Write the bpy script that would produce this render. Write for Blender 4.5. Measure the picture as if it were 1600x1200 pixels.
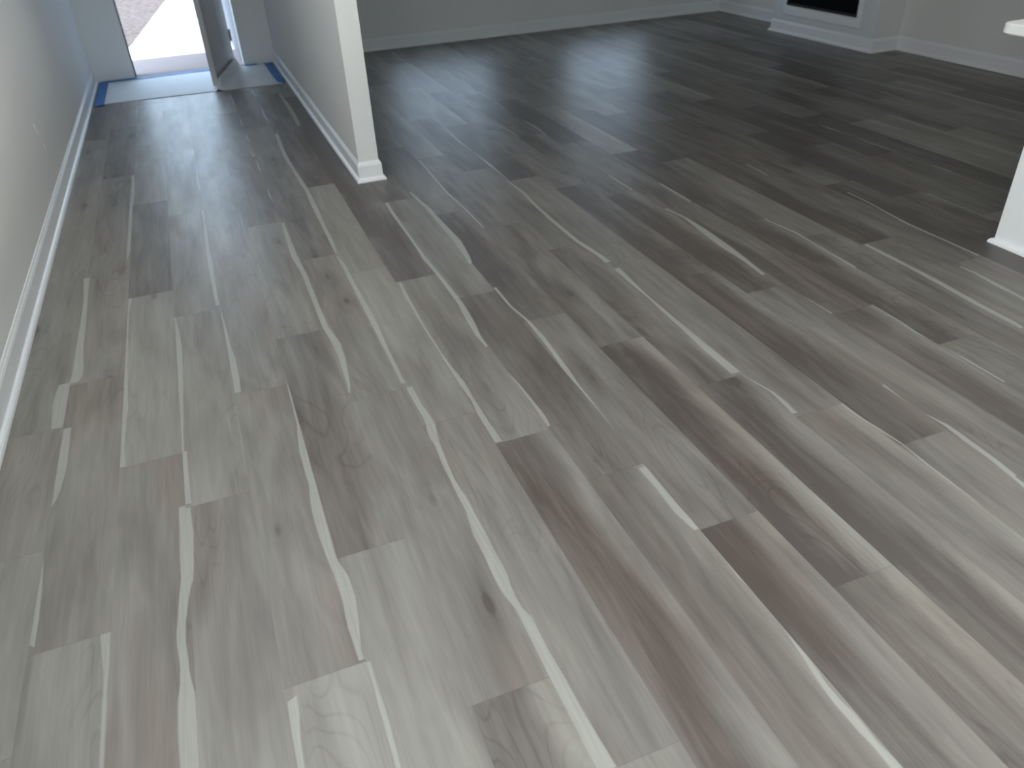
import bpy, bmesh, math, random
from mathutils import Vector, Matrix

# ------------------------------------------------------------------ clear
for o in list(bpy.data.objects):
    bpy.data.objects.remove(o, do_unlink=True)
sc = bpy.context.scene
COL = sc.collection

# ------------------------------------------------------------------ camera
cam_d = bpy.data.cameras.new('camera')
cam = bpy.data.objects.new('camera', cam_d)
COL.objects.link(cam)
cam_d.sensor_width = 36.0
cam_d.lens = 27.419
cam_d.clip_start = 0.02
ROT = Matrix(((0.930051, 0.235121, -0.282354),
              (-0.364927, 0.501529, -0.784408),
              (-0.042822, 0.832578, 0.552250)))
cam.matrix_world = Matrix.Translation((0.4915, 0.0, 1.4458)) @ ROT.to_4x4()
cam_d.dof.use_dof = True
cam_d.dof.focus_distance = 2.3
cam_d.dof.aperture_fstop = 4.0
sc.camera = cam

# ------------------------------------------------------------------ exposure
sc.view_settings.view_transform = 'Standard'
sc.view_settings.look = 'None'
sc.view_settings.gamma = 1.0
sc.view_settings.use_curve_mapping = False
sc.view_settings.exposure = 0.0
sc.cycles.use_denoising = True
sc.cycles.max_bounces = 8
sc.cycles.diffuse_bounces = 5
sc.cycles.glossy_bounces = 4
sc.cycles.caustics_reflective = False
sc.cycles.caustics_refractive = False
sc.cycles.sample_clamp_indirect = 6.0

# ------------------------------------------------------------------ sky, sun, daylight at the openings, added fill lights
world = bpy.data.worlds.new('sky')
sc.world = world
world.use_nodes = True
bg = world.node_tree.nodes['Background']
bg.inputs['Color'].default_value = (0.60, 0.79, 1.0, 1)
bg.inputs['Strength'].default_value = 4.3

sun_d = bpy.data.lights.new('sun', 'SUN')
sun_d.energy = 5.0
sun_d.angle = math.radians(0.6)
sun_d.color = (1.0, 0.97, 0.93)
sun = bpy.data.objects.new('sun', sun_d)
COL.objects.link(sun)
sun.rotation_euler = (math.radians(17.5), 0, math.radians(0))      # high, from behind the house (light travels towards +y)
sun.location = (0, 4, 9)


def area(name, loc, direction, sx, sy, energy, color, spread=180, portal=False):
    d = bpy.data.lights.new(name, 'AREA')
    d.shape = 'RECTANGLE'
    d.size, d.size_y = sx, sy
    d.energy = energy
    d.color = color
    d.spread = math.radians(spread)
    o = bpy.data.objects.new(name, d)
    COL.objects.link(o)
    o.location = loc
    o.rotation_euler = Vector(direction).to_track_quat('-Z', 'Y').to_euler()
    if portal:
        d.cycles.is_portal = True
    return o


DAY = (0.70, 0.85, 1.0)
# the two living room windows in the far wall
WIN = [(2.30, 3.45), (4.25, 5.25)]
WZ0, WZ1 = 0.46, 1.16
for i, (a, b) in enumerate(WIN):
    area('window_daylight', ((a + b) / 2, 8.31, (WZ0 + WZ1) / 2), (0, -1, -0.02), b - a, WZ1 - WZ0, 1, DAY, portal=True)
# open front door: portal for the sky
area('door_daylight', (0.435, 8.40, 1.02), (0, -1, 0), 0.93, 2.04, 1, DAY, portal=True)
# fill lights at unseen openings added behind, left and right of the camera
E_BACK_FILL, E_LEFT_FILL, E_RIGHT_FILL = 8, 90, 330
WARM = (1.0, 0.97, 0.90)
area('added_back_portal', (0.5, -1.74, 1.13), (0, 1, 0), 1.5, 2.14, 1, DAY, portal=True)
area('back_fill_light', (0.5, -1.73, 1.13), (0, 1, 0), 1.5, 2.1, E_BACK_FILL, WARM)
area('added_left_portal', (-0.50, -0.75, 1.45), (1, 0, 0), 1.3, 1.3, 1, DAY, portal=True)
area('left_fill_light', (-0.495, -0.75, 1.45), (1, 0, 0), 1.3, 1.3, E_LEFT_FILL, WARM)
area('added_right_portal', (6.26, 0.15, 1.21), (-1, 0, 0), 2.9, 0.54, 1, DAY, portal=True)
area('right_fill_light', (6.255, 0.15, 1.21), (-1, 0, 0), 2.9, 0.54, E_RIGHT_FILL, WARM)
area('hall_fill_light', (0.20, 3.3, 2.705), (0, 0, -1), 0.6, 2.4, 20, (0.97, 0.98, 1.0))  # unseen fill light added under the ceiling to brighten the hall
#HEADEND
# ------------------------------------------------------------------ small helpers
PW, PL = 0.1778, 1.2192          # floor plank width and length


def mesh_obj(name, verts, faces, mat=None, parent=None, smooth=False):
    me = bpy.data.meshes.new(name)
    me.from_pydata([tuple(v) for v in verts], [], faces)
    me.update()
    if mat:
        me.materials.append(mat)
    if smooth:
        for p in me.polygons:
            p.use_smooth = True
    o = bpy.data.objects.new(name, me)
    COL.objects.link(o)
    if parent:
        o.parent = parent
    return o


def bm_obj(name, bm, mat=None, parent=None, smooth=False):
    bmesh.ops.recalc_face_normals(bm, faces=bm.faces)
    me = bpy.data.meshes.new(name)
    bm.to_mesh(me)
    bm.free()
    if mat:
        me.materials.append(mat)
    if smooth:
        for p in me.polygons:
            p.use_smooth = True
    o = bpy.data.objects.new(name, me)
    COL.objects.link(o)
    if parent:
        o.parent = parent
    return o


def box(bm, x0, x1, y0, y1, z0, z1, bev=0.0):
    vs = [bm.verts.new((x, y, z)) for x in (x0, x1) for y in (y0, y1) for z in (z0, z1)]
    q = lambda *i: bm.faces.new([vs[k] for k in i])
    fs = [q(0, 1, 3, 2), q(4, 6, 7, 5), q(0, 4, 5, 1), q(2, 3, 7, 6), q(0, 2, 6, 4), q(1, 5, 7, 3)]
    if bev > 0:
        es = list({e for f in fs for e in f.edges})
        bmesh.ops.bevel(bm, geom=es, offset=bev, segments=2, affect='EDGES', profile=0.5)


def box_obj(name, b, mat, parent=None, bev=0.0):
    bm = bmesh.new()
    box(bm, *b, bev=bev)
    return bm_obj(name, bm, mat, parent)


def wall_with_holes(name, axis, c0, c1, u0, u1, z0, z1, holes, mat):
    """A wall slab; axis 'y' = slab between y=c0..c1 running along x (u). holes: (ua, ub, za, zb)."""
    us = sorted({u0, u1, *[h[0] for h in holes], *[h[1] for h in holes]})
    zs = sorted({z0, z1, *[h[2] for h in holes], *[h[3] for h in holes]})
    bm = bmesh.new()

    def solid(i, j):
        if i < 0 or j < 0 or i >= len(us) - 1 or j >= len(zs) - 1:
            return False
        cu, cz = (us[i] + us[i + 1]) / 2, (zs[j] + zs[j + 1]) / 2
        return not any(h[0] < cu < h[1] and h[2] < cz < h[3] for h in holes)

    cache = {}

    def V(u, c, z):
        k = (round(u, 5), round(c, 5), round(z, 5))
        if k not in cache:
            cache[k] = bm.verts.new((u, c, z) if axis == 'y' else (c, u, z))
        return cache[k]

    for i in range(len(us) - 1):
        for j in range(len(zs) - 1):
            if not solid(i, j):
                continue
            a, b, c, d = us[i], us[i + 1], zs[j], zs[j + 1]
            for cc in (c0, c1):
                bm.faces.new([V(a, cc, c), V(b, cc, c), V(b, cc, d), V(a, cc, d)])
            if not solid(i - 1, j):
                bm.faces.new([V(a, c0, c), V(a, c1, c), V(a, c1, d), V(a, c0, d)])
            if not solid(i + 1, j):
                bm.faces.new([V(b, c0, c), V(b, c1, c), V(b, c1, d), V(b, c0, d)])
            if not solid(i, j - 1):
                bm.faces.new([V(a, c0, c), V(b, c0, c), V(b, c1, c), V(a, c1, c)])
            if not solid(i, j + 1):
                bm.faces.new([V(a, c0, d), V(b, c0, d), V(b, c1, d), V(a, c1, d)])
    return bm_obj(name, bm, mat)


def sweep(name, path, profile, mat, parent=None, close=False, smooth=False):
    """Extrude a (depth, height) profile along a floor path; depth goes to the LEFT of travel. Mitred corners."""
    n = len(path)
    pts = [Vector((p[0], p[1])) for p in path]

    def nrm(a, b):
        d = (b - a).normalized()
        return Vector((-d.y, d.x))
    verts, faces = [], []
    for i in range(n):
        if i == 0:
            m = nrm(pts[0], pts[1])
        elif i == n - 1:
            m = nrm(pts[-2], pts[-1])
        else:
            n1, n2 = nrm(pts[i - 1], pts[i]), nrm(pts[i], pts[i + 1])
            m = (n1 + n2).normalized()
            m = m / max(0.2, m.dot(n1))
        for d, z in profile:
            q = pts[i] + m * d
            verts.append((q.x, q.y, z))
    k = len(profile)
    for i in range(n - 1):
        for j in range(k - 1):
            faces.append((i * k + j, (i + 1) * k + j, (i + 1) * k + j + 1, i * k + j + 1))
        faces.append((i * k + k - 1, (i + 1) * k + k - 1, (i + 1) * k, i * k))
    faces.append(tuple(range(k)))
    faces.append(tuple(range((n - 1) * k, n * k))[::-1])
    return mesh_obj(name, verts, faces, mat, parent, smooth)


def structure(o):
    o['kind'] = 'structure'
    return o


def tag(o, label, cat, group=None):
    o['label'] = label
    o['category'] = cat
    if group:
        o['group'] = group
    return o


# ------------------------------------------------------------------ materials
def new_mat(name):
    m = bpy.data.materials.new(name)
    m.use_nodes = True
    nt = m.node_tree
    b = nt.nodes['Principled BSDF']
    return m, nt, b


def plain(name, col, rough=0.6, spec=0.4, var=0.03, scale=6.0, bump=0.0, bscale=180.0, metal=0.0):
    m, nt, b = new_mat(name)
    tc = nt.nodes.new('ShaderNodeTexCoord')
    nz = nt.nodes.new('ShaderNodeTexNoise')
    nz.inputs['Scale'].default_value = scale
    nz.inputs['Detail'].default_value = 3
    nt.links.new(tc.outputs['Object'], nz.inputs['Vector'])
    mp = nt.nodes.new('ShaderNodeMapRange')
    mp.inputs['To Min'].default_value = 1 - var
    mp.inputs['To Max'].default_value = 1 + var
    nt.links.new(nz.outputs['Fac'], mp.inputs['Value'])
    mx = nt.nodes.new('ShaderNodeVectorMath')
    mx.operation = 'SCALE'
    mx.inputs[0].default_value = col
    nt.links.new(mp.outputs['Result'], mx.inputs['Scale'])
    nt.links.new(mx.outputs['Vector'], b.inputs['Base Color'])
    b.inputs['Roughness'].default_value = rough
    b.inputs['Specular IOR Level'].default_value = spec
    b.inputs['Metallic'].default_value = metal
    if bump > 0:
        n2 = nt.nodes.new('ShaderNodeTexNoise')
        n2.inputs['Scale'].default_value = bscale
        n2.inputs['Detail'].default_value = 2
        nt.links.new(tc.outputs['Object'], n2.inputs['Vector'])
        bp = nt.nodes.new('ShaderNodeBump')
        bp.inputs['Strength'].default_value = bump
        bp.inputs['Distance'].default_value = 0.002
        nt.links.new(n2.outputs['Fac'], bp.inputs['Height'])
        nt.links.new(bp.outputs['Normal'], b.inputs['Normal'])
    return m


M_WALL = plain('wall_paint', (0.71, 0.715, 0.70), 0.65, 0.3, 0.015, 1.5, 0.12, 140)
M_CEIL = plain('ceiling_paint', (0.72, 0.72, 0.70), 0.8, 0.2, 0.01)
M_TRIM = plain('white_trim_paint', (0.77, 0.79, 0.80), 0.35, 0.5, 0.015, 5)
M_HALFWALL = plain('half_wall_white', (0.87, 0.89, 0.90), 0.5, 0.35, 0.01, 3)
M_DOOR = plain('door_paint', (0.47, 0.475, 0.48), 0.4, 0.45, 0.02, 4)
M_WHITEPANEL = plain('fireplace_white', (0.66, 0.70, 0.71), 0.4, 0.45, 0.02, 4)
M_BLACK = plain('firebox_black', (0.004, 0.004, 0.004), 0.7, 0.05, 0.2, 20)
M_SCREEN = plain('black_metal', (0.012, 0.012, 0.012), 0.4, 0.5, 0.1, 20)
M_TOP = plain('quartz_worktop', (0.80, 0.82, 0.80), 0.25, 0.5, 0.03, 30)
M_HINGE = plain('brushed_nickel', (0.32, 0.30, 0.28), 0.35, 0.5, 0.05, 60, metal=0.9)
M_RUBBER = plain('weatherstrip', (0.03, 0.035, 0.04), 0.7, 0.3, 0.05, 40)
M_SPACKLE = plain('spackle', (0.93, 0.94, 0.93), 0.9, 0.2, 0.04, 60)
M_TAPE = plain('blue_tape', (0.030, 0.16, 0.42), 0.55, 0.35, 0.18, 30, 0.3, 60)
M_PAPER = plain('builders_paper', (0.66, 0.70, 0.74), 0.6, 0.35, 0.05, 9, 0.4, 18)
M_CONC = plain('concrete_path', (0.70, 0.69, 0.66), 0.9, 0.2, 0.06, 3, 0.3, 50)
M_PORCH = plain('porch_slab', (0.37, 0.30, 0.285), 0.85, 0.2, 0.06, 6, 0.3, 50)
M_MULCH = plain('mulch', (0.145, 0.115, 0.105), 0.95, 0.1, 0.75, 16, 1.0, 14)
M_SIDING = plain('porch_siding', (0.22, 0.22, 0.25), 0.7, 0.3, 0.03, 5)


def floor_material():
    m, nt, b = new_mat('wood_plank_floor')
    N, L = nt.nodes, nt.links

    def attr(name):
        a = N.new('ShaderNodeAttribute')
        a.attribute_name = name
        return a

    def math_(op, a, b_=None, clamp=False):
        n = N.new('ShaderNodeMath')
        n.operation = op
        n.use_clamp = clamp
        for i, v in enumerate((a, b_)):
            if v is None:
                continue
            if isinstance(v, (int, float)):
                n.inputs[i].default_value = v
            else:
                L.new(v, n.inputs[i])
        return n.outputs[0]

    def rng(v, a, b_, c=0.0, d=1.0, smooth=True):
        n = N.new('ShaderNodeMapRange')
        if smooth:
            n.interpolation_type = 'SMOOTHSTEP'
        L.new(v, n.inputs['Value'])
        n.inputs['From Min'].default_value = a
        n.inputs['From Max'].default_value = b_
        n.inputs['To Min'].default_value = c
        n.inputs['To Max'].default_value = d
        return n.outputs['Result']

    def noise(vec, scale, detail=3, rough=0.55, dist=0.0):
        n = N.new('ShaderNodeTexNoise')
        L.new(vec, n.inputs['Vector'])
        n.inputs['Scale'].default_value = scale
        n.inputs['Detail'].default_value = detail
        n.inputs['Roughness'].default_value = rough
        n.inputs['Distortion'].default_value = dist
        return n.outputs['Fac']

    def mapped(vec, sx, sy, sz=1.0):
        n = N.new('ShaderNodeVectorMath')
        n.operation = 'MULTIPLY'
        L.new(vec, n.inputs[0])
        n.inputs[1].default_value = (sx, sy, sz)
        return n.outputs['Vector']

    def mix(fac, a, b_):
        n = N.new('ShaderNodeMix')
        n.data_type = 'RGBA'
        if isinstance(fac, (int, float)):
            n.inputs[0].default_value = fac
        else:
            L.new(fac, n.inputs[0])
        for i, v in ((6, a), (7, b_)):
            if isinstance(v, tuple):
                n.inputs[i].default_value = (*v, 1)
            else:
                L.new(v, n.inputs[i])
        return n.outputs[2]

    at_uv, at_tn, at_st, at_ed = attr('plank_uv'), attr('plank_tone'), attr('streak'), attr('plank_edge')
    sep_t = N.new('ShaderNodeSeparateXYZ')
    L.new(at_tn.outputs['Vector'], sep_t.inputs[0])
    tone, warm, band = sep_t.outputs
    sep_s = N.new('ShaderNodeSeparateColor')
    L.new(at_st.outputs['Color'], sep_s.inputs[0])
    a1, b1, a2 = sep_s.outputs
    b2 = at_st.outputs['Alpha']
    sep_e = N.new('ShaderNodeSeparateXYZ')
    L.new(at_ed.outputs['Vector'], sep_e.inputs[0])
    t, endd, blot = sep_e.outputs
    uv = at_uv.outputs['Vector']

    # flow of the grain: long streaky noise, bent a little
    grain = noise(mapped(uv, 34, 2.2), 1.0, 4, 0.6, 0.35)
    fine = noise(mapped(uv, 190, 6.0), 1.0, 3, 0.6)
    blotch = noise(mapped(uv, 9, 1.5), 1.0, 3, 0.55, 0.8)
    patch = noise(mapped(uv, 5.5, 1.0), 1.0, 2, 0.5, 0.4)
    # cathedral rings: contour lines of a smooth stretched field
    field = noise(mapped(uv, 6.5, 1.25), 1.0, 1, 0.4, 0.9)
    rings = math_('PINGPONG', math_('MULTIPLY', field, 13.0), 0.5)
    ring_line = rng(rings, 0.0, 0.16, 1.0, 0.0)
    ring_gate = rng(noise(mapped(uv, 3.0, 0.9, 1), 1.0, 1), 0.50, 0.62)
    ring_amt = math_('MULTIPLY', ring_line, ring_gate)
    # knots
    vo = N.new('ShaderNodeTexVoronoi')
    vo.inputs['Scale'].default_value = 1.0
    L.new(mapped(uv, 7.5, 2.6), vo.inputs['Vector'])
    sepc = N.new('ShaderNodeSeparateColor')
    L.new(vo.outputs['Color'], sepc.inputs[0])
    knot = math_('MULTIPLY', rng(vo.outputs['Distance'], 0.02, 0.13, 1.0, 0.0), rng(sepc.outputs[0], 0.70, 0.72))
    halo = math_('MULTIPLY', rng(vo.outputs['Distance'], 0.05, 0.42, 1.0, 0.0), rng(sepc.outputs[0], 0.62, 0.64))

    # lightness of the heartwood 0..1
    v = math_('ADD', tone, math_('MULTIPLY', math_('SUBTRACT', blotch, 0.5), 0.95))
    v = math_('ADD', v, math_('MULTIPLY', math_('SUBTRACT', grain, 0.5), 0.60))
    v = math_('ADD', v, math_('MULTIPLY', math_('SUBTRACT', fine, 0.5), 0.22))
    bandmask = rng(math_('ADD', t, math_('MULTIPLY', math_('SUBTRACT', blotch, 0.5), 0.25)), 0.45, 1.0)
    v = math_('ADD', v, math_('MULTIPLY', bandmask, math_('MULTIPLY', band, 1.35)))
    v = math_('SUBTRACT', v, math_('MULTIPLY', ring_amt, 0.13))
    v = math_('SUBTRACT', v, math_('MULTIPLY', halo, 0.16))
    v = math_('SUBTRACT', v, math_('MULTIPLY', knot, 0.45), True)
    ramp = N.new('ShaderNodeValToRGB')
    L.new(v, ramp.inputs['Fac'])
    cr = ramp.color_ramp
    cr.elements[0].position, cr.elements[0].color = 0.0, (*C_DARK, 1)
    cr.elements[1].position, cr.elements[1].color = 1.0, (*C_LIGHT, 1)
    e = cr.elements.new(0.5)
    e.color = (*C_MID, 1)
    base = ramp.outputs['Color']
    # reddish heart / greenish grey sap variation
    wf = math_('MULTIPLY', rng(patch, 0.42, 0.66), math_('MULTIPLY', warm, 1.0), True)
    wm = N.new('ShaderNodeMix')
    wm.data_type = 'RGBA'
    wm.blend_type = 'MULTIPLY'
    L.new(wf, wm.inputs[0])
    L.new(base, wm.inputs[6])
    wm.inputs[7].default_value = (0.97, 0.875, 0.83, 1)
    base = wm.outputs[2]
    # pale sapwood streaks: signed distances to both edges, roughened a little
    jit = math_('MULTIPLY', math_('SUBTRACT', noise(mapped(uv, 40, 14), 1.0, 2), 0.5), 0.004)
    s1 = math_('ADD', math_('MINIMUM', a1, b1), jit)
    s2 = math_('ADD', math_('MINIMUM', a2, b2), jit)
    sm = rng(math_('MAXIMUM', s1, s2), -0.0008, 0.0034)
    sap = mix(rng(fine, 0.3, 0.7), C_SAP0, C_SAP1)
    base = mix(math_('MULTIPLY', sm, 0.74), base, sap)
    # fine line where planks meet at their ends and sides
    seam = math_('MULTIPLY', rng(endd, 0.0, 0.0016, 1.0, 0.0), 0.35)
    base = mix(seam, base, (0.06, 0.055, 0.05))
    L.new(base, b.inputs['Base Color'])
    rg = math_('ADD', ROUGH, math_('MULTIPLY', math_('SUBTRACT', noise(mapped(uv, 12, 2.0), 1.0, 3), 0.5), 0.16))
    L.new(rg, b.inputs['Roughness'])
    b.inputs['Specular IOR Level'].default_value = SPEC
    hgt = math_('ADD', math_('MULTIPLY', grain, 0.5), math_('MULTIPLY', noise(mapped(uv, 5, 2.5), 1.0, 2), 1.6))
    bp = N.new('ShaderNodeBump')
    bp.inputs['Strength'].default_value = 0.35
    bp.inputs['Distance'].default_value = 0.0012
    L.new(hgt, bp.inputs['Height'])
    L.new(bp.outputs['Normal'], b.inputs['Normal'])
    return m


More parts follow.
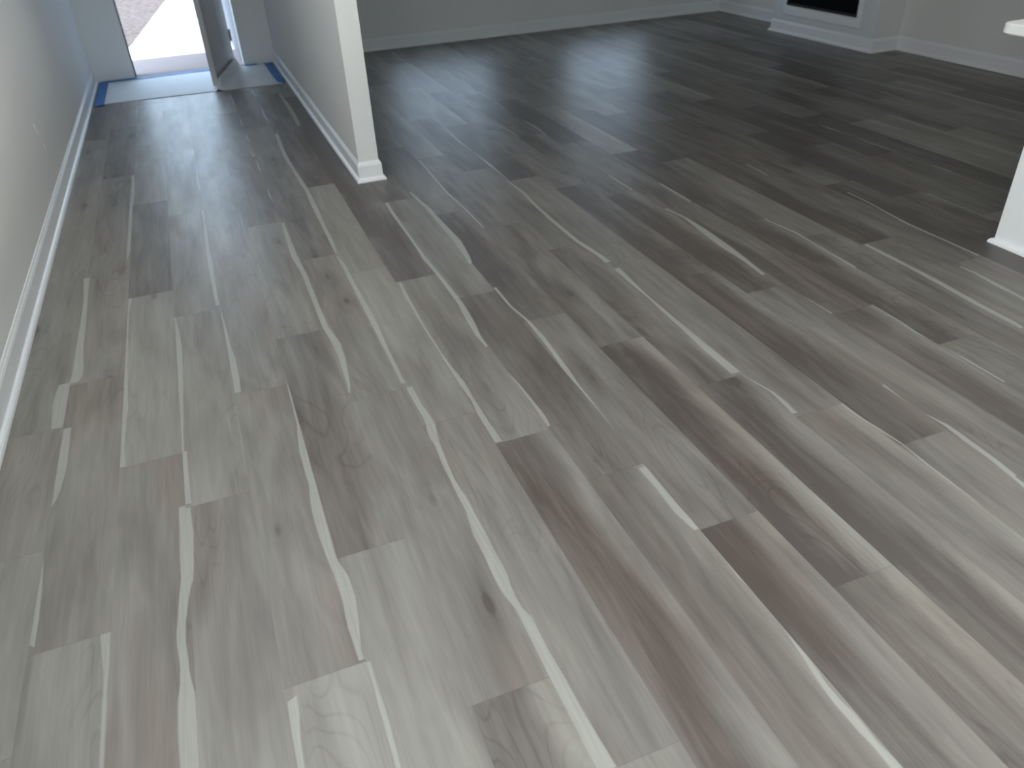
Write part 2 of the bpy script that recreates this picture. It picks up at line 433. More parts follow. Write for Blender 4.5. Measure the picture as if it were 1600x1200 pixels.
C_DARK = (0.090, 0.077, 0.070)
C_MID = (0.196, 0.184, 0.167)
C_LIGHT = (0.305, 0.302, 0.272)
C_SAP0, C_SAP1 = (0.345, 0.348, 0.315), (0.39, 0.395, 0.36)
ROUGH = 0.41
SPEC = 0.52
M_FLOOR = floor_material()
STREAKS = [
 ([(2.435,-0.1968),(2.514,-0.2016),(2.619,-0.2064),(2.724,-0.1987)],
  [(2.416,-0.1557),(2.495,-0.1595),(2.599,-0.1651),(2.708,-0.1646)]),
 ([(2.017,-0.1811),(2.074,-0.1797),(2.183,-0.1808),(2.283,-0.1804),(2.425,-0.1828)],
  [(2.014,-0.1760),(2.067,-0.1623),(2.171,-0.1536),(2.270,-0.1524),(2.412,-0.1554)]),
 ([(2.718,-0.1962),(2.760,-0.1891),(2.802,-0.1901),(2.899,-0.1908),(3.026,-0.1889),(3.163,-0.1867),(3.389,-0.1945),(3.659,-0.2069)],
  [(2.703,-0.1642),(2.744,-0.1545),(2.784,-0.1508),(2.883,-0.1572),(3.014,-0.1633),(3.152,-0.1639),(3.378,-0.1716),(3.644,-0.1771)]),
 ([(2.132,-0.0026),(2.236,-0.0019),(2.326,-0.0015),(2.475,-0.0034),(2.632,-0.0033),(2.746,-0.0018),(2.937,-0.0017),(3.202,-0.0028),(3.352,-0.0009)],
  [(2.123,0.0164),(2.231,0.0103),(2.320,0.0120),(2.465,0.0167),(2.625,0.0115),(2.741,0.0091),(2.932,0.0074),(3.199,0.0046),(3.345,0.0131)]),
 ([(3.757,-0.0145),(3.919,-0.0151),(4.048,-0.0148),(4.407,-0.0156),(4.811,-0.0130),(5.161,-0.0116)],
  [(3.756,-0.0117),(3.910,0.0023),(4.038,0.0031),(4.396,0.0067),(4.798,0.0111),(5.153,0.0029)]),
 ([(2.134,0.1770),(2.245,0.1766),(2.391,0.1770),(2.547,0.1772),(2.582,0.1803),(2.685,0.1788),(2.850,0.1787),(2.986,0.1798),(3.085,0.1774)],
  [(2.131,0.1844),(2.240,0.1861),(2.385,0.1909),(2.539,0.1960),(2.575,0.1951),(2.676,0.1983),(2.841,0.1991),(2.980,0.1915),(3.081,0.1846)]),
 ([(1.874,0.1706),(1.917,0.1703),(2.037,0.1650),(2.133,0.1649)],
  [(1.865,0.1907),(1.910,0.1873),(2.027,0.1863),(2.123,0.1860)]),
 ([(1.015,0.1514),(1.057,0.1506),(1.131,0.1482),(1.191,0.1488),(1.242,0.1518),(1.283,0.1585),(1.339,0.1549),(1.388,0.1509),(1.461,0.1560),(1.538,0.1629),(1.592,0.1677),(1.683,0.1677),(1.777,0.1692),(1.871,0.1705)],
  [(0.999,0.1884),(1.041,0.1883),(1.114,0.1886),(1.174,0.1867),(1.228,0.1841),(1.274,0.1796),(1.329,0.1766),(1.378,0.1744),(1.452,0.1774),(1.527,0.1879),(1.578,0.1994),(1.667,0.2036),(1.761,0.2064),(1.856,0.2023)]),
 ([(3.112,0.3451),(3.288,0.3435),(3.465,0.3408),(3.657,0.3408),(3.864,0.3436),(4.089,0.3497),(4.339,0.3500)],
  [(3.104,0.3623),(3.279,0.3614),(3.455,0.3621),(3.644,0.3658),(3.853,0.3639),(4.081,0.3649),(4.334,0.3596)]),
 ([(2.402,0.3571),(2.519,0.3624),(2.637,0.3609),(2.764,0.3593),(2.969,0.3553),(3.092,0.3488)],
  [(2.391,0.3814),(2.508,0.3855),(2.627,0.3826),(2.756,0.3750),(2.964,0.3671),(3.087,0.3586)]),
 ([(1.483,-0.1813),(1.531,-0.1799),(1.607,-0.1800),(1.745,-0.1814),(1.840,-0.1834)],
  [(1.477,-0.1675),(1.525,-0.1672),(1.602,-0.1669),(1.741,-0.1721),(1.838,-0.1770)]),
 ([(1.084,-0.0136),(1.126,-0.0133),(1.200,-0.0144),(1.280,-0.0144),(1.366,-0.0157),(1.450,-0.0249),(1.488,-0.0266)],
  [(1.079,-0.0019),(1.121,-0.0025),(1.195,-0.0021),(1.275,-0.0028),(1.360,-0.0010),(1.440,-0.0027),(1.477,-0.0020)]),
 ([(0.931,0.3513),(0.972,0.3524),(1.044,0.3528),(1.104,0.3520),(1.160,0.3515)],
  [(0.925,0.3650),(0.966,0.3664),(1.038,0.3685),(1.094,0.3756),(1.149,0.3771)]),
 ([(2.236,0.7051),(2.298,0.7088),(2.469,0.7148),(2.594,0.7145),(2.732,0.7050),(2.921,0.6988),(3.080,0.6978),(3.251,0.6967),(3.481,0.6871),(3.684,0.6939),(3.915,0.7026)],
  [(2.233,0.7111),(2.292,0.7229),(2.457,0.7402),(2.579,0.7451),(2.721,0.7277),(2.908,0.7250),(3.066,0.7251),(3.237,0.7251),(3.466,0.7170),(3.672,0.7167),(3.907,0.7175)]),
 ([(1.167,0.5240),(1.218,0.5218),(1.277,0.5207),(1.365,0.5230),(1.437,0.5211),(1.473,0.5183),(1.505,0.5145),(1.595,0.5088),(1.709,0.5073),(1.800,0.5169),(1.868,0.5167),(2.000,0.5162),(2.130,0.5299),(2.381,0.5322)],
  [(1.160,0.5398),(1.208,0.5446),(1.265,0.5482),(1.350,0.5574),(1.421,0.5565),(1.460,0.5481),(1.495,0.5372),(1.584,0.5338),(1.696,0.5350),(1.793,0.5338),(1.860,0.5340),(1.991,0.5361),(2.126,0.5393),(2.378,0.5384)]),
 ([(0.856,0.5284),(0.897,0.5299),(0.953,0.5335),(1.005,0.5357),(1.068,0.5328),(1.159,0.5308)],
  [(0.851,0.5419),(0.891,0.5437),(0.948,0.5442),(1.000,0.5479),(1.063,0.5441),(1.154,0.5426)]),
 ([(5.729,1.0609),(6.033,1.0689),(6.435,1.0725),(6.792,1.0648)],
  [(5.714,1.0854),(6.015,1.0987),(6.418,1.0995),(6.780,1.0837)]),
 ([(3.414,0.8816),(3.585,0.8859),(3.809,0.8876),(4.053,0.8926),(4.323,0.8948),(4.455,0.8902),(4.791,0.8802),(5.063,0.8710),(5.320,0.8763),(5.646,0.8922)],
  [(3.406,0.8978),(3.574,0.9083),(3.798,0.9081),(4.040,0.9172),(4.311,0.9175),(4.441,0.9167),(4.779,0.9013),(5.049,0.8967),(5.307,0.8993),(5.635,0.9123)]),
 ([(2.214,0.8894),(2.348,0.8897),(2.508,0.8934),(2.639,0.8972),(2.784,0.8943),(2.937,0.8961),(3.084,0.8916),(3.287,0.8895),(3.406,0.8830)],
  [(2.205,0.9073),(2.340,0.9084),(2.500,0.9107),(2.631,0.9152),(2.772,0.9176),(2.928,0.9130),(3.074,0.9117),(3.276,0.9105),(3.399,0.8965)]),
 ([(0.707,0.8833),(0.750,0.8777),(0.843,0.8734),(0.901,0.8750),(0.961,0.8811),(1.018,0.8798),(1.073,0.8785),(1.147,0.8812),(1.162,0.8729),(1.230,0.8664),(1.286,0.8653),(1.373,0.8692),(1.437,0.8651),(1.517,0.8757),(1.586,0.8764),(1.660,0.8754),(1.753,0.8753),(1.832,0.8848),(1.895,0.8831),(1.971,0.8924),(2.061,0.8880),(2.185,0.8863)],
  [(0.691,0.9218),(0.733,0.9182),(0.827,0.9112),(0.886,0.9103),(0.949,0.9099),(1.006,0.9055),(1.062,0.9049),(1.136,0.9057),(1.152,0.8962),(1.218,0.8945),(1.270,0.9013),(1.359,0.9006),(1.421,0.9019),(1.506,0.8994),(1.576,0.8991),(1.652,0.8921),(1.744,0.8959),(1.824,0.9007),(1.883,0.9084),(1.958,0.9202),(2.051,0.9109),(2.175,0.9081)]),
 ([(1.775,1.0694),(1.873,1.0635),(1.947,1.0661),(2.024,1.0707),(2.133,1.0619),(2.306,1.0587),(2.429,1.0595),(2.563,1.0560),(2.702,1.0614),(2.852,1.0672),(2.981,1.0731)],
  [(1.767,1.0870),(1.863,1.0854),(1.939,1.0847),(2.018,1.0840),(2.121,1.0876),(2.299,1.0732),(2.423,1.0724),(2.555,1.0715),(2.695,1.0752),(2.845,1.0815),(2.975,1.0855)]),
 ([(2.320,1.2353),(2.409,1.2297),(2.542,1.2368),(2.682,1.2491),(2.808,1.2486),(2.975,1.2498),(3.163,1.2408),(3.401,1.2463),(3.744,1.2494),(3.965,1.2564)],
  [(2.314,1.2479),(2.398,1.2534),(2.529,1.2636),(2.671,1.2723),(2.797,1.2702),(2.967,1.2673),(3.152,1.2615),(3.394,1.2600),(3.735,1.2670),(3.955,1.2748)]),
 ([(3.023,1.4141),(3.110,1.4198),(3.306,1.4315),(3.528,1.4273),(3.768,1.4316),(4.044,1.4145)],
  [(3.019,1.4218),(3.098,1.4431),(3.289,1.4640),(3.513,1.4557),(3.757,1.4524),(4.034,1.4332)]),
 ([(3.381,1.6053),(3.627,1.6036),(3.949,1.5921),(4.562,1.6142)],
  [(3.375,1.6164),(3.621,1.6152),(3.941,1.6076),(4.556,1.6246)]),
 ([(1.519,1.4121),(1.592,1.4098),(1.677,1.4118),(1.816,1.4159),(1.965,1.4187),(2.074,1.4213),(2.188,1.4282),(2.313,1.4313),(2.446,1.4347),(2.570,1.4170),(2.755,1.4207)],
  [(1.516,1.4205),(1.587,1.4218),(1.672,1.4242),(1.812,1.4251),(1.960,1.4303),(2.066,1.4392),(2.180,1.4447),(2.302,1.4526),(2.440,1.4479),(2.563,1.4307),(2.749,1.4326)]),
 ([(1.217,1.4181),(1.237,1.4135),(1.293,1.4073),(1.398,1.4107),(1.495,1.4092)],
  [(1.210,1.4345),(1.225,1.4420),(1.281,1.4334),(1.388,1.4330),(1.486,1.4306)]),
 ([(0.492,1.3954),(0.531,1.3977),(0.565,1.3999),(0.595,1.3963),(0.640,1.3953),(0.679,1.3940),(0.726,1.3977),(0.779,1.4059),(0.834,1.4122),(0.879,1.4164),(0.933,1.4188),(0.988,1.4202),(1.045,1.4137),(1.131,1.4184),(1.197,1.4184)],
  [(0.481,1.4210),(0.521,1.4228),(0.558,1.4154),(0.588,1.4132),(0.631,1.4160),(0.671,1.4140),(0.720,1.4121),(0.773,1.4207),(0.828,1.4249),(0.874,1.4267),(0.930,1.4254),(0.986,1.4256),(1.042,1.4206),(1.128,1.4241),(1.195,1.4228)]),
 ([(1.785,1.2401),(1.845,1.2464),(1.942,1.2473),(2.046,1.2462),(2.160,1.2391)],
  [(1.778,1.2544),(1.837,1.2629),(1.936,1.2605),(2.042,1.2560),(2.155,1.2492)]),
 ([(2.768,1.9494),(2.842,1.9497),(2.991,1.9337),(3.050,1.9295),(3.267,1.9294),(3.502,1.9350),(3.755,1.9533),(3.966,1.9466)],
  [(2.753,1.9789),(2.829,1.9747),(2.978,1.9595),(3.039,1.9505),(3.255,1.9513),(3.493,1.9523),(3.745,1.9714),(3.959,1.9592)]),
 ([(1.797,1.9230),(1.895,1.9255),(2.013,1.9293),(2.138,1.9355),(2.274,1.9400),(2.418,1.9493),(2.580,1.9477),(2.695,1.9515)],
  [(1.781,1.9573),(1.879,1.9588),(1.998,1.9597),(2.127,1.9586),(2.266,1.9574),(2.410,1.9652),(2.568,1.9712),(2.680,1.9805)]),
 ([(1.529,1.9617),(1.605,1.9718),(1.675,1.9757),(1.712,1.9582),(1.781,1.9573)],
  [(1.520,1.9810),(1.597,1.9880),(1.670,1.9867),(1.705,1.9731),(1.777,1.9667)]),
 ([(0.796,2.1355),(0.874,2.1359),(0.967,2.1368),(1.034,2.1391),(1.106,2.1370),(1.180,2.1378),(1.272,2.1465),(1.344,2.1381),(1.438,2.1269),(1.530,2.1252)],
  [(0.793,2.1424),(0.871,2.1415),(0.965,2.1427),(1.031,2.1451),(1.102,2.1462),(1.176,2.1473),(1.269,2.1530),(1.339,2.1481),(1.432,2.1390),(1.523,2.1395)]),
 ([(0.963,2.2958),(1.028,2.3085),(1.137,2.3221),(1.217,2.3251),(1.300,2.3316),(1.398,2.3177),(1.540,2.3256)],
  [(0.957,2.3107),(1.019,2.3283),(1.129,2.3412),(1.208,2.3447),(1.293,2.3467),(1.393,2.3281),(1.536,2.3346)]),
 ([(1.390,2.6719),(1.541,2.6724),(1.662,2.6629),(1.749,2.6573),(1.849,2.6660),(1.981,2.6686)],
  [(1.387,2.6790),(1.537,2.6799),(1.656,2.6745),(1.744,2.6672),(1.843,2.6782),(1.976,2.6791)]),
 ([(1.618,3.0142),(1.679,3.0176),(1.788,3.0166),(1.890,3.0219),(2.040,3.0317),(2.168,3.0424),(2.290,3.0399),(2.424,3.0419)],
  [(1.610,3.0298),(1.667,3.0414),(1.776,3.0411),(1.877,3.0492),(2.026,3.0601),(2.159,3.0605),(2.278,3.0631),(2.415,3.0611)]),
 ([(1.677,3.1883),(1.795,3.2161),(1.897,3.2185),(2.017,3.2350),(2.114,3.2326)],
  [(1.667,3.2084),(1.786,3.2327),(1.886,3.2398),(2.009,3.2526),(2.110,3.2416)]),
 ([(2.128,3.3735),(2.308,3.3755),(2.516,3.3733),(2.641,3.3877),(2.800,3.4104),(2.967,3.4203)],
  [(2.122,3.3849),(2.300,3.3921),(2.508,3.3882),(2.635,3.4005),(2.794,3.4210),(2.961,3.4313)]),
 ([(2.371,2.4611),(2.524,2.4757),(2.690,2.4752),(2.870,2.4917),(3.055,2.5106),(3.210,2.4887)],
  [(2.362,2.4795),(2.512,2.4996),(2.669,2.5173),(2.851,2.5278),(3.045,2.5294),(3.201,2.5053)]),
 ([(1.989,2.5015),(2.098,2.5024),(2.223,2.4957),(2.374,2.4951)],
  [(1.984,2.5120),(2.095,2.5088),(2.219,2.5046),(2.371,2.5020)]),
 ([(3.222,2.6544),(3.379,2.6534),(3.522,2.6570)],
  [(3.213,2.6712),(3.370,2.6707),(3.514,2.6718)]),
 ([(3.507,2.4756),(3.773,2.4767)],
  [(3.501,2.4874),(3.766,2.4891)]),
 ([(3.364,3.2230),(3.568,3.2327)],
  [(3.358,3.2347),(3.561,3.2449)]),
 ([(2.380,3.7343),(2.575,3.7432),(2.772,3.7447)],
  [(2.374,3.7441),(2.570,3.7534),(2.767,3.7553)]),
 ([(2.259,2.8607),(2.474,2.8698),(2.670,2.8791),(2.864,2.8590)],
  [(2.251,2.8767),(2.466,2.8843),(2.661,2.8967),(2.857,2.8721)]),
]

# ------------------------------------------------------------------ the floor: planks laid in rows along y
XW = -0.366                      # face of the left wall
# end joints seen in each row, in plank widths along the row; plank repeats every 6.857 widths
ANCH = {-2: 6.85, -1: 8.32, 0: 11.96, 1: 10.45, 2: 6.53, 3: 8.41, 4: 12.28, 5: 10.97, 6: 9.95, 7: 8.48,
        8: 6.82, 9: 12.05, 10: 10.01, 11: 8.50, 12: 7.17, 13: 12.72, 14: 11.12, 15: 9.30, 16: 7.80, 17: 13.68,
        18: 11.90, 19: 10.55, 20: 8.95, 21: 13.75, 22: 12.00, 23: 9.80, 24: 8.40}
EXTRA = {-2: [10.35]}
# lightness of planks picked out from the photo: (row, start, lightness, reddish, soft pale right side)
TONES = [
 (-2, 6.85, .72, .1, 0), (-2, 10.35, .58, .5, 0), (-2, 13.71, .50, .7, 0), (-2, 20.57, .55, .5, 0), (-2, 0, .72, .1, 0),
 (-1, 1.5, .60, .0, 0), (-1, 8.32, .50, .8, 0), (-1, 15.2, .50, .4, 0), (-1, 22.3, .35, .6, 0),
 (0, -2, .62, .4, 0), (0, 5.1, .50, .9, 0), (0, 11.96, .66, .1, 0), (0, 18.9, .22, .1, 0), (0, 25.8, .5, .2, 0),
 (1, 3.6, .48, .8, 0), (1, 10.45, .60, .2, 0), (1, 17.4, .52, .2, 0), (1, 24.3, .5, .2, 0), (1, -3.2, .6, .3, 0),
 (2, -.3, .72, .1, 0), (2, 6.53, .47, .9, 0), (2, 13.4, .50, .6, 0), (2, 20.3, .5, .2, 0),
 (3, 1.5, .62, .3, 0), (3, 8.41, .18, .5, .22), (3, 15.26, .5, .5, 0), (3, 22.1, .28, .6, 0), (3, 29, .4, .3, 0),
 (4, -1.5, .25, .6, .3), (4, 5.4, .53, .5, 0), (4, 12.28, .46, .6, 0), (4, 19.14, .24, .7, .1), (4, 26.1, .3, .5, 0),
 (5, 4.1, .46, .6, 0), (5, 10.97, .62, .1, 0), (5, 17.8, .56, .2, 0), (5, 24.6, .08, .6, 0),
 (6, 3.1, .27, .7, .35), (6, 9.95, .62, .1, 0), (6, 16.8, .20, .3, .12), (6, 23.6, .08, .6, 0), (6, -3.8, .5, .3, 0),
 (7, 1.6, .46, .5, .25), (7, 8.48, .40, .4, 0), (7, 15.3, .60, .1, 0), (7, 22.2, .3, .2, 0),
 (8, 0, .17, .8, .40), (8, 6.82, .57, .1, 0), (8, 13.7, .22, .5, .2), (8, 20.5, .5, .1, 0),
 (9, -1.7, .35, .6, .35), (9, 5.15, .20, .5, .45), (9, 12.05, .38, .2, .1), (9, 18.9, .45, .1, 0),
 (10, -3.7, .5, .4, .1), (10, 3.15, .22, .4, .32), (10, 10.01, .43, .3, .1), (10, 16.9, .48, .1, 0),
 (11, 1.6, .45, .6, .25), (11, 8.5, .60, .1, 0), (11, 15.36, .55, .1, 0), (11, 22.2, .12, 0, .1),
 (12, .3, .58, .4, 0), (12, 7.17, .18, .6, .25), (12, 14.0, .15, .3, .25), (12, 20.9, .45, 0, 0),
 (13, 5.87, .55, .2, 0), (13, 12.72, .14, .5, .30), (13, 19.6, .38, .1, .1), (13, 26.6, .3, 0, 0),
 (14, 4.3, .30, .5, .25), (14, 11.12, .40, .6, .1), (14, 18.0, .38, .2, .1), (14, 24.9, .15, 0, 0),
 (15, 2.4, .55, .3, 0), (15, 9.3, .25, .6, .28), (15, 16.2, .25, .3, .1),
 (16, .9, .55, .2, 0), (16, 7.8, .40, .5, .15), (16, 14.65, .48, .1, .1), (16, 21.5, .2, 0, 0),
 (17, 6.82, .58, .2, 0), (17, 13.68, .2, .6, .1), (17, 20.5, .3, .1, 0),
 (18, 5, .55, .4, 0), (18, 11.9, .42, .1, 0), (18, 18.8, .3, .4, 0),
 (19, 10.55, .15, 0, .1), (19, 17.4, .4, .1, 0), (20, 8.95, .35, 0, 0), (20, 15.8, .12, 0, .1), (20, 22.6, .4, 0, 0),
 (21, 13.75, .4, 0, 0), (21, 20.6, .15, 0, .1), (22, 12, .3, 0, .1), (22, 18.9, .12, 0, .1), (22, 25.7, .4, 0, 0),
 (5, 31.5, .12, .5, 0), (6, 30.5, .05, .5, 0), (4, 33, .2, .4, 0), (23, 9.8, .15, 0, .1), (23, 16.7, .2, 0, 0),
]


def snap_streaks():
    """Slide each traced streak sideways so the edge that runs along a seam sits on it."""
    out = []
    for L_, R_ in STREAKS:
        best = None
        for E in (L_, R_):
            ks = sorted(x / PW for _, x in E)
            med = ks[len(ks) // 2]
            d = round(med) - med
            spread = ks[-1] - ks[0]
            sc_ = abs(d) + 0.3 * spread
            if best is None or sc_ < best[0]:
                best = (sc_, d * PW)
        sh = best[1] if abs(best[1]) < 0.15 * PW else 0.0
        fix = lambda x: round(x / PW) * PW if abs(x - round(x / PW) * PW) < 0.006 else x
        out.append(([(y, fix(x + sh)) for y, x in L_], [(y, fix(x + sh)) for y, x in R_]))
    return out


def interp(E, y):
    if y <= E[0][0]:
        return E[0][1]
    for (ya, xa), (yb, xb) in zip(E, E[1:]):
        if y <= yb:
            return xa + (xb - xa) * (y - ya) / max(1e-6, yb - ya)
    return E[-1][1]


def build_floor():
    rnd = random.Random(11)
    streaks = snap_streaks()
    verts, faces = [], []
    A_uv, A_tn, A_st, A_ed = [], [], [], []
    XMAX, YMIN, YMAX = 6.30, -1.7, 8.22
    NX = 4
    for k in range(-3, 36):
        x0, x1 = k * PW, (k + 1) * PW
        x0c, x1c = max(x0, XW - 0.01), min(x1, XMAX)
        if x1c <= x0c:
            continue
        if k in ANCH:
            a = ANCH[k]
        else:
            a = (9.0 + (k * 4.37) % 6.857)
        js = [a + 6.857 * i for i in range(-6, 8)] + EXTRA.get(k, [])
        js = sorted(j * PW for j in js)
        for y0, y1 in zip(js, js[1:]):
            if y1 < YMIN or y0 > YMAX:
                continue
            y0c, y1c = max(y0, YMIN), min(y1, YMAX)
            tone, warm, band = rnd.choice([.15, .25, .35, .45, .5, .55, .6]), rnd.uniform(0, .6), rnd.choice([0, 0, .15, .25])
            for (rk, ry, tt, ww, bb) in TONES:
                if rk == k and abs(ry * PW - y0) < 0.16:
                    tone, warm, band = tt - (0.14 if k >= 6 else -0.03), ww, bb  # right-hand rows darkened: light falloff across the floor put into plank tone
            known = k <= 19 and y1 < 4.6 and y0 > 0.3
            ou, ov, ow = rnd.uniform(0, 40), rnd.uniform(0, 40), rnd.uniform(0, 40)
            # up to two streaks on this plank: traced ones first
            mine = []
            for (L_, R_) in streaks:
                s0, s1 = L_[0][0], L_[-1][0]
                o0, o1 = max(s0, y0c), min(s1, y1c)
                if o1 - o0 < 0.08:
                    continue
                cov = 0
                for q in range(9):
                    yy = o0 + (o1 - o0) * (q + .5) / 9
                    w = min(interp(R_, yy), x1) - max(interp(L_, yy), x0)
                    cov += max(0, w)
                cov *= (o1 - o0) / 9
                if cov > 0.0006:
                    mine.append((cov, L_, R_, s0, s1))
            mine.sort(key=lambda q: -q[0])
            mine = mine[:2]
            if not mine and not known and rnd.random() < 0.32:
                side = rnd.random() < 0.5
                L2, R2 = [], []
                wv = rnd.uniform(0.000, 0.010)
                ph, fr = rnd.uniform(0, 6), rnd.uniform(2, 5)
                for q in range(13):
                    yy = y0 + (y1 - y0) * q / 12
                    w = max(-0.002, wv + 0.010 * math.sin(ph + fr * q / 3) + rnd.uniform(-.002, .002))
                    if side:
                        L2.append((yy, x1 - w)); R2.append((yy, x1 + 0.01))
                    else:
                        L2.append((yy, x0 - 0.01)); R2.append((yy, x0 + w))
                mine = [(1, L2, R2, y0 - .1, y1 + .1)]
            ny = max(2, int((y1c - y0c) / 0.035))
            ys = [y0c + (y1c - y0c) * j / ny for j in range(ny + 1)]
            for m_ in mine:        # put rows exactly at streak ends
                for e in (m_[3], m_[4]):
                    if y0c + .004 < e < y1c - .004:
                        ys += [e - 0.0015, e + 0.0015]
            ys = sorted(set(ys))
            base = len(verts)
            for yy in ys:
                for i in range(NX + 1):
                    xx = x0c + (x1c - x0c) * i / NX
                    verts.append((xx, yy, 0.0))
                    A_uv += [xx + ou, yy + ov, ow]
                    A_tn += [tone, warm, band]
                    vals = []
                    for m_ in (mine + [None, None])[:2]:
                        if m_ is None:
                            vals += [-0.05, 0.0]
                        else:
                            c_, L_, R_, s0, s1 = m_
                            if yy < s0 - 0.001 or yy > s1 + 0.001:
                                vals += [min(-0.03, xx - interp(L_, yy) - 0.05), interp(R_, yy) - xx - 0.0]
                                vals[-2] = -0.03
                            else:
                                vals += [xx - interp(L_, yy), interp(R_, yy) - xx]
                    A_st += vals
                    A_ed += [(xx - x0) / PW, min(yy - y0, y1 - yy), 0.0]
            n = NX + 1
            for j in range(len(ys) - 1):
                for i in range(NX):
                    faces.append((base + j * n + i, base + j * n + i + 1, base + (j + 1) * n + i + 1, base + (j + 1) * n + i))
    o = mesh_obj('floor', verts, faces, M_FLOOR)
    me = o.data
    for nm, data, dim in (('plank_uv', A_uv, 'FLOAT_VECTOR'), ('plank_tone', A_tn, 'FLOAT_VECTOR'), ('plank_edge', A_ed, 'FLOAT_VECTOR')):
        at = me.attributes.new(nm, dim, 'POINT')
        at.data.foreach_set('vector', data)
    at = me.attributes.new('streak', 'FLOAT_COLOR', 'POINT')
    at.data.foreach_set('color', A_st)
    return structure(o)


build_floor()

# ------------------------------------------------------------------ walls and ceiling
H = 2.74
YF = 8.15                        # room face of the far wall
XR = 6.128                       # room face of the living room's right wall
DX0, DX1 = -0.030, 0.925         # front door opening
structure(wall_with_holes('wall_left', 'x', XW - 0.12, XW, -1.72, YF + 0.16, -0.02, H, [(-1.4, -0.1, 0.8, 2.1)], M_WALL))
wl = bpy.data.objects['wall_left']
structure(wall_with_holes('wall_far', 'y', YF, YF + 0.16, XW, XR + 0.12, -0.02, H,
          [(DX0, DX1, -0.02, 2.06)] + [(a, b, WZ0, WZ1) for a, b in WIN], M_WALL))
structure(wall_with_holes('wall_right', 'x', XR, XR + 0.12, -1.72, YF, -0.02, H, [(-1.3, 1.6, 0.94, 1.48)], M_WALL))
structure(wall_with_holes('wall_back', 'y', -1.72, -1.6, XW, XR, -0.02, H,
          [(-0.25, 1.25, 0.06, 2.2)], M_WALL))
structure(box_obj('ceiling', (XW - 0.12, XR + 0.12, -1.72, YF + 0.16, H, H + 0.11), M_CEIL))
bm = bmesh.new()                 # housing added round the unseen fill light over the hall
box(bm, -0.13, 0.53, 2.07, 4.53, 2.712, H - 0.001)
for q in ((-0.13, -0.105, 2.07, 4.53), (0.505, 0.53, 2.07, 4.53), (-0.105, 0.505, 2.07, 2.095), (-0.105, 0.505, 4.505, 4.53)):
    box(bm, *q, 2.69, 2.712)
structure(bm_obj('trim_fill_light', bm, M_TRIM))
# partition between the hall and the living room
PX0, PX1, PY0 = 1.214, 1.326, 4.338
structure(box_obj('wall_partition', (PX0, PX1, PY0, YF, -0.02, H), M_WALL, bev=0.0))
# chimney breast
CX, CY0, CY1 = 5.852, 5.487, 6.83
structure(wall_with_holes('wall_chimney_breast', 'x', CX, XR, CY0, CY1, -0.02, H, [], M_WALL))
# half wall carrying the kitchen worktop
KX, KY = 3.532, 2.20
structure(box_obj('wall_light_block', (KX + 0.1205, XR, 2.09, 2.198, -0.02, H), M_WALL))  # unseen wall added to keep the right fill light out of the living room
structure(box_obj('wall_kitchen_half', (KX, KX + 0.12, -1.6, KY, -0.02, 0.862), M_HALFWALL))


# ------------------------------------------------------------------ baseboards with shoe moulding
BASE = [(0, 0), (0.0275, 0), (0.0275, 0.006), (0.0255, 0.013), (0.021, 0.019), (0.0145, 0.0225), (0.0125, 0.0235),
        (0.0125, 0.088), (0.0105, 0.093), (0.0105, 0.096), (0.007, 0.101), (0.004, 0.109), (0, 0.110)]
SHOE = [(0, 0), (0.0175, 0), (0.0175, 0.006), (0.015, 0.013), (0.009, 0.0185), (0, 0.0205)]
structure(sweep('baseboard_left', [(XW, YF), (XW, -1.6)], BASE, M_TRIM))
structure(sweep('baseboard_partition', [(PX0, YF), (PX0, PY0), (PX1, PY0), (PX1, YF)][::-1], [(d, z) for d, z in BASE], M_TRIM))
structure(sweep('baseboard_far', [(XR, YF), (PX1, YF)], BASE, M_TRIM))
structure(sweep('baseboard_right', [(XR, 2.20), (XR, CY0)], BASE, M_TRIM))
structure(sweep('baseboard_chimney', [(XR, CY0), (CX, CY0), (CX, CY1), (XR, CY1)], BASE, M_TRIM))
structure(sweep('baseboard_alcove', [(XR, CY1), (XR, YF)], BASE, M_TRIM))
structure(sweep('trim_1', [(KX, -1.6), (KX, KY), (XR - 0.03, KY)], SHOE, M_HALFWALL))

# ------------------------------------------------------------------ far windows, and frames of the added unseen openings (white frames, sills)
def window_frame(name, x0, x1, z0, z1, yc, mull=True, rail=True):
    bm = bmesh.new()
    t = 0.05
    box(bm, x0, x0 + t, yc - .03, yc + .03, z0, z1)
    box(bm, x1 - t, x1, yc - .03, yc + .03, z0, z1)
    box(bm, x0 + t, x1 - t, yc - .03, yc + .03, z0, z0 + t)
    box(bm, x0 + t, x1 - t, yc - .03, yc + .03, z1 - t, z1)
    if rail:
        zm = (z0 + z1) / 2
        box(bm, x0 + t, x1 - t, yc - .025, yc + .025, zm - .02, zm + .02)
    if mull:
        xm = (x0 + x1) / 2
        box(bm, xm - .03, xm + .03, yc - .028, yc + .028, z0 + t, z1 - t)
    return structure(bm_obj(name, bm, M_TRIM))


for i, (a, b) in enumerate(WIN):
    window_frame('window_%d' % (i + 1), a, b, WZ0, WZ1, YF + 0.09, mull=False)
window_frame('window_3', -0.25, 1.25, 0.06, 2.2, -1.66, rail=False)  # frame of the opening added behind the camera
for nm, xc, ya, yb, za, zb in (('window_4', XW - 0.07, -1.4, -0.1, 0.8, 2.1), ('window_5', XR + 0.07, -1.3, 1.6, 0.94, 1.48)):  # frames of the openings added in the left and right walls
    w_ = window_frame(nm, ya, yb, za, zb, 0.0, rail=False)
    w_.rotation_euler = (0, 0, math.pi / 2)          # frame built along x, turned into the side wall
    w_.location = (xc, 0, 0)

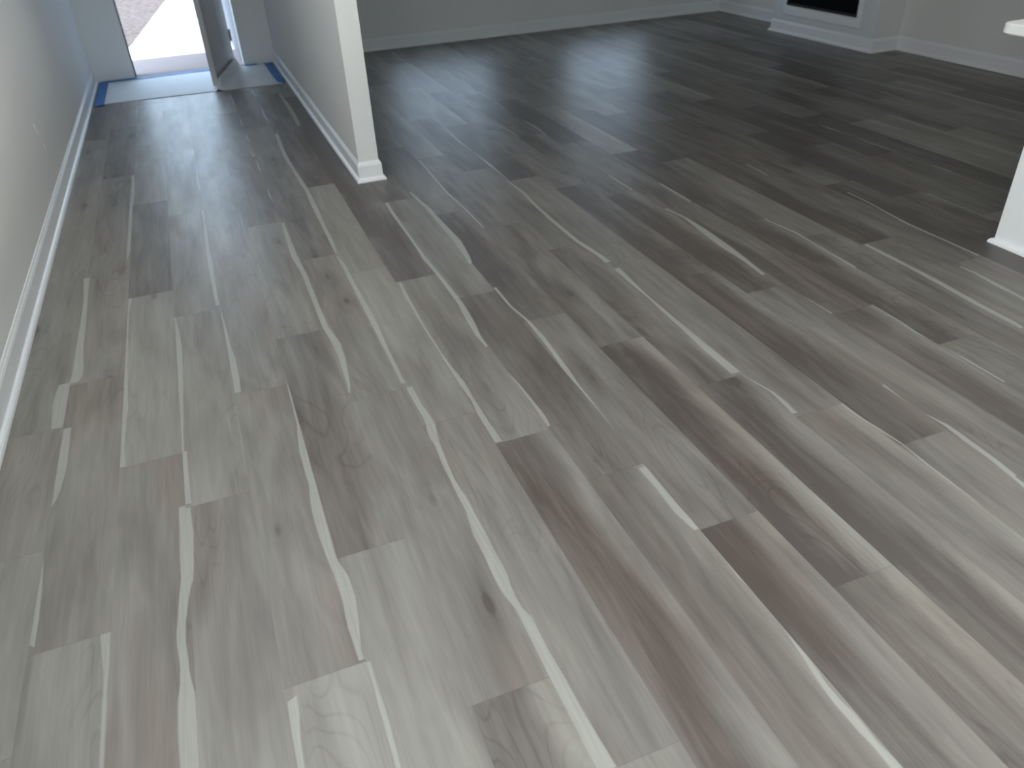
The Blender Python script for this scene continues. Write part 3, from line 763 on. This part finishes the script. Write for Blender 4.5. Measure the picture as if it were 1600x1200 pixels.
# ------------------------------------------------------------------ front door, standing open into the hall
structure(box_obj('trim_2', (DX0, DX0 + 0.006, YF + 0.004, YF + 0.13, 0.0, 2.05), M_RUBBER))       # dark weatherstrip on the jamb
structure(box_obj('trim_3', (DX0 + 0.002, DX1, YF + 0.03, YF + 0.16, -0.015, 0.006), M_PORCH, bev=0.002))  # sill
door = structure(bpy.data.objects.new('door_1', None))
COL.objects.link(door)
hinge_pt, free_pt = Vector((0.852, 8.165)), Vector((0.640, 7.300))
dv = (free_pt - hinge_pt)
door.location = (hinge_pt.x, hinge_pt.y, 0)
door.rotation_euler = (0, 0, math.atan2(dv.y, dv.x))
DW = dv.length
bm = bmesh.new()
# leaf: local x from the hinge to the free edge, local +y is the side turned to the partition
box(bm, 0.0, DW, -0.044, 0.0, 0.016, 2.03, bev=0.0015)
bm_obj('door_leaf', bm, M_DOOR, door)
bm = bmesh.new()                 # raised mouldings of the six panels on the visible side
for (xa, xb) in ((0.11, DW / 2 - .05), (DW / 2 + .05, DW - 0.11)):
    for (za, zb) in ((0.22, 0.78), (0.92, 1.52), (1.64, 1.90)):
        box(bm, xa, xb, -0.0005, 0.004, za, zb, bev=0.0035)
bm_obj('door_panel', bm, M_DOOR, door)
for hz in (0.27, 1.03, 1.82):
    bm = bmesh.new()
    bmesh.ops.create_cone(bm, cap_ends=True, segments=20, radius1=0.008, radius2=0.008, depth=0.10,
                          matrix=Matrix.Translation((-0.012, 0.006, hz)))
    box(bm, -0.062, -0.004, -0.003, 0.002, hz - .045, hz + .045)
    box(bm, -0.012, 0.030, 0.0, 0.003, hz - .045, hz + .045)
    bm_obj('door_hinge', bm, M_HINGE, door)
for s in (1, -1):
    bm = bmesh.new()
    y0 = 0.0 if s > 0 else -0.044
    for (r, d0, d1) in ((0.033, 0, 0.006), (0.012, 0.006, 0.035), (0.027, 0.035, 0.062)):
        bmesh.ops.create_cone(bm, cap_ends=True, segments=24, radius1=r, radius2=r * .9, depth=d1 - d0,
                              matrix=Matrix.Translation((DW - 0.07, y0 + s * (d0 + d1) / 2, 0.97)) @ Matrix.Rotation(-s * math.pi / 2, 4, 'X'))
    bm_obj('door_knob', bm, M_HINGE, door)

# ------------------------------------------------------------------ spackle marks on the left wall
def smear(name, y, z, w, h, seed):
    r = random.Random(seed)
    vs, n = [], 14
    pr = [r.uniform(.65, 1.1) for _ in range(n)]
    for lay, (dx, s) in enumerate(((0.0002, 1.0), (0.0016, 0.6))):
        for i in range(n):
            a = 2 * math.pi * i / n
            vs.append((XW + dx, y + w * s * pr[i] * math.cos(a), z + h * s * pr[i] * math.sin(a)))
    vs.append((XW + 0.0019, y, z))
    fs = [(i, (i + 1) % n, n + (i + 1) % n, n + i) for i in range(n)] + [(n + i, n + (i + 1) % n, 2 * n) for i in range(n)]
    return mesh_obj(name, vs, fs, M_SPACKLE, wl, True)


smear('spackle_patch', 4.80, 0.418, 0.020, 0.022, 1)
smear('spackle_patch', 4.82, 0.385, 0.010, 0.016, 2)
smear('spackle_patch', 4.86, 0.300, 0.012, 0.022, 3)

# ------------------------------------------------------------------ fireplace in the chimney breast
fp = bpy.data.objects.new('fireplace', None)
COL.objects.link(fp)
fp.location = (CX, (CY0 + CY1) / 2, 0)
tag(fp, 'black firebox opening with a white surround in the chimney breast of the far right wall', 'fireplace')
lx = lambda x: x - CX
ly = lambda y: y - (CY0 + CY1) / 2
FY0, FY1, FZ0, FZ1 = 5.70, 6.63, 0.250, 0.95
def fbox(name, b, mat, bev=0.0):
    return box_obj(name, (lx(b[0]), lx(b[1]), ly(b[2]), ly(b[3]), b[4], b[5]), mat, fp, bev)
# white facing: four boards round the opening
bm = bmesh.new()
x0, x1 = lx(CX - 0.012), lx(CX - 0.0002)
box(bm, x0, x1, ly(CY0), ly(FY0), 0.112, 1.32)
box(bm, x0, x1, ly(FY1), ly(CY1), 0.112, 1.32)
box(bm, x0, x1, ly(FY0), ly(FY1), 0.112, FZ0)
box(bm, x0, x1, ly(FY0), ly(FY1), FZ1, 1.32)
bm_obj('surround', bm, M_WHITEPANEL, fp)
fbox('mantel_shelf', (CX - 0.17, CX - 0.0002, CY0 - .04, CY1 + .04, 1.32, 1.37), M_WHITEPANEL, 0.006)
bm = bmesh.new()                 # picture-frame moulding
t = 0.038
a0, a1 = lx(CX - 0.032), lx(CX - 0.010)
for (ya, yb, za, zb) in ((FY0 - t, FY1 + t, FZ0 - .082, FZ0 - .004), (FY0 - t, FY1 + t, FZ1 + .004, FZ1 + .08),
                         (FY0 - t, FY0 - .002, FZ0 - .004, FZ1 + .004), (FY1 + .002, FY1 + t, FZ0 - .004, FZ1 + .004)):
    box(bm, a0, a1, ly(ya), ly(yb), za, zb, bev=0.004)
bm_obj('moulding', bm, M_TRIM, fp)
bm = bmesh.new()                 # flat black panel for the firebox opening, set just proud of the masonry face
box(bm, lx(CX - 0.016), lx(CX - 0.0125), ly(FY0), ly(FY1), FZ0, FZ1)
bm_obj('firebox', bm, M_BLACK, fp)
bm = bmesh.new()
for (ya, yb, za, zb) in ((FY0, FY1, FZ0, FZ0 + .02), (FY0, FY1, FZ1 - .02, FZ1), (FY0, FY0 + .02, FZ0, FZ1), (FY1 - .02, FY1, FZ0, FZ1)):
    box(bm, lx(CX - 0.022), lx(CX - 0.0162), ly(ya), ly(yb), za, zb)
bm_obj('metal_frame', bm, M_SCREEN, fp)

# ------------------------------------------------------------------ worktop on the half wall
def rounded_slab(name, x0, x1, y0, y1, z0, z1, r, mat):
    pts = [(x1, y1), (x1, y0), (x0, y0)]
    for i in range(9):
        a = math.pi - (math.pi / 2) * i / 8
        pts.append((x0 + r + r * math.cos(a), y1 - r + r * math.sin(a)))
    pts = pts[::-1]
    bm = bmesh.new()
    rings = []
    e = 0.005
    for (ins, z) in ((e, z0), (0, z0 + e), (0, z1 - e), (e, z1)):
        cx, cy = (x0 + x1) / 2, (y0 + y1) / 2
        ring = []
        for x, y in pts:
            sx = 1 if x < cx else -1
            sy = 1 if y < cy else -1
            ring.append(bm.verts.new((x + ins * sx, y + ins * sy, z)))
        rings.append(ring)
    n = len(pts)
    for a, b in zip(rings, rings[1:]):
        for i in range(n):
            bm.faces.new([a[i], a[(i + 1) % n], b[(i + 1) % n], b[i]])
    bm.faces.new(rings[0][::-1])
    bm.faces.new(rings[-1])
    return bm_obj(name, bm, mat)


wt = rounded_slab('worktop', 3.255, 3.651, -1.6, 2.235, 0.8625, 0.900, 0.035, M_TOP)
tag(wt, 'white stone kitchen worktop with a rounded corner overhanging the white half wall at right', 'worktop')

# ------------------------------------------------------------------ protective paper and blue tape inside the door
def sheet_z(x, y):
    """Height of the paper: flat, lightly wrinkled, pushed up in a fold along the foot of the open door."""
    z = 0.0022 + 0.0010 * math.sin(7 * x + 3 * y) * math.sin(5 * y - 2 * x) + 0.0010
    # distance from the line of the door's foot
    d = dv.normalized()
    p = Vector((x, y)) - hinge_pt
    along = p.dot(d)
    side = p.dot(Vector((-d.y, d.x)))        # + on the partition side
    return z, along, side


def build_paper():
    X0, X1, Y0, Y1 = -0.262, 1.150, 7.215, 8.120
    d = dv.normalized()
    nrmv = Vector((-d.y, d.x))
    nx, ny = 120, 60
    verts, faces = [], []
    for j in range(ny + 1):
        for i in range(nx + 1):
            v = j / ny
            x = X0 + (X1 - X0) * i / nx
            yf = Y0 - 0.060 * (x - X0) / (X1 - X0)
            y = yf + (Y1 - yf) * v
            z, along, side = sheet_z(x, y)
            if side > 0.0:
                h = 0.095 * math.exp(-((side - 0.012) / 0.026) ** 2) * (1 - math.exp(-(side / 0.008) ** 2))
                k = min(1, max(0, (along + 0.05) / 0.12)) * min(1, max(0, (DW + 0.14 - along) / 0.12))
                z += h * k
            verts.append((x, y, z))
    for j in range(ny):
        for i in range(nx):
            a = j * (nx + 1) + i
            faces.append((a, a + 1, a + nx + 2, a + nx + 1))
    o = mesh_obj('floor_protection_paper', verts, faces, M_PAPER, None, True)
    s = o.modifiers.new('thickness', 'SOLIDIFY')
    s.thickness = 0.0012
    s.offset = -1
    return o


pp = build_paper()
tag(pp, 'white protective paper sheet taped to the floor under the open front door', 'paper')


def tape(pts, w, label, seed):
    """Strip of tape along a 3-D centre line with slightly uneven edges and a torn end."""
    r = random.Random(seed)
    P = [Vector(p) for p in pts]
    fine = []
    for a, b in zip(P, P[1:]):
        n = max(2, int((b - a).length / 0.03))
        for i in range(n):
            fine.append(a.lerp(b, i / n))
    fine.append(P[-1])
    vs, fs = [], []
    for i, p in enumerate(fine):
        q = fine[min(i + 1, len(fine) - 1)] - fine[max(i - 1, 0)]
        s = Vector((-q.y, q.x, 0)).normalized()
        a, b = w / 2 + r.uniform(-.002, .002), w / 2 + r.uniform(-.002, .002)
        zz = r.uniform(0, .0006)
        for t_ in (0.0008, 0.0):
            vs.append((p.x + s.x * a, p.y + s.y * a, p.z + zz + t_))
            vs.append((p.x - s.x * b, p.y - s.y * b, p.z + zz + t_))
    for i in range(len(fine) - 1):
        k = i * 4
        fs += [(k, k + 1, k + 5, k + 4), (k + 2, k + 6, k + 7, k + 3), (k, k + 4, k + 6, k + 2), (k + 1, k + 3, k + 7, k + 5)]
    e = (len(fine) - 1) * 4
    fs += [(0, 2, 3, 1), (e, e + 1, e + 3, e + 2)]
    o = mesh_obj('painters_tape', vs, fs, M_TAPE)
    tag(o, label, 'tape', "painter's tape round the paper sheet")
    return o


TZ = 0.0062
tape([(-0.292, 7.155, TZ), (-0.292, 7.65, TZ), (-0.290, 8.09, TZ)], 0.072, 'blue tape strip along the left baseboard edge of the paper sheet', 1)
tape([(-0.315, 8.095, TZ + .001), (-0.02, 8.112, TZ + .001)], 0.070, 'dark blue tape strip at the foot of the wall left of the doorway', 2)
tape([(-0.02, 8.112, TZ), (0.80, 8.128, TZ)], 0.085, 'pale blue tape strip across the sunlit door threshold', 3)
tape([(0.925, 8.118, TZ), (1.04, 8.122, TZ)], 0.050, 'short dark blue tape piece right of the door hinge', 4)
tape([(1.135, 8.12, TZ), (1.140, 7.55, TZ)], 0.070, 'far dark blue tape strip along the partition baseboard', 5)
tape([(1.135, 7.53, TZ + .0015), (1.150, 7.19, TZ + .0015)], 0.066, 'near dark blue tape strip along the partition, by the sheet corner', 6)

# ------------------------------------------------------------------ outside the front door
structure(box_obj('porch_floor', (-1.6, 2.2, YF + 0.16, 9.22, -0.12, -0.018), M_PORCH))
structure(box_obj('porch_side_wall', (0.925, 1.10, YF + 0.16, 10.7, -0.12, 2.9), M_SIDING))
mesh_p = []
bm = bmesh.new()                 # concrete path widening towards the door
pts = [(-0.30, 9.221), (1.5, 9.221), (1.9, 16), (0.6, 16), (0.282, 14.0), (-0.106, 10.3)]
top = [bm.verts.new((x, y, -0.030)) for x, y in pts]
bot = [bm.verts.new((x, y, -0.14)) for x, y in pts]
bm.faces.new(top)
bm.faces.new(bot[::-1])
for i in range(len(pts)):
    j = (i + 1) % len(pts)
    bm.faces.new([top[i], bot[i], bot[j], top[j]])
structure(bm_obj('path', bm, M_CONC))
nx, ny = 90, 90
rg = random.Random(4)
vs, fs = [], []
for j in range(ny + 1):
    for i in range(nx + 1):
        vs.append((-7 + 16 * i / nx, 8.6 + 14 * j / ny, -0.075 + rg.uniform(-.02, .02)))
for j in range(ny):
    for i in range(nx):
        a = j * (nx + 1) + i
        fs.append((a, a + 1, a + nx + 2, a + nx + 1))
structure(mesh_obj('ground', vs, fs, M_MULCH, None, True))
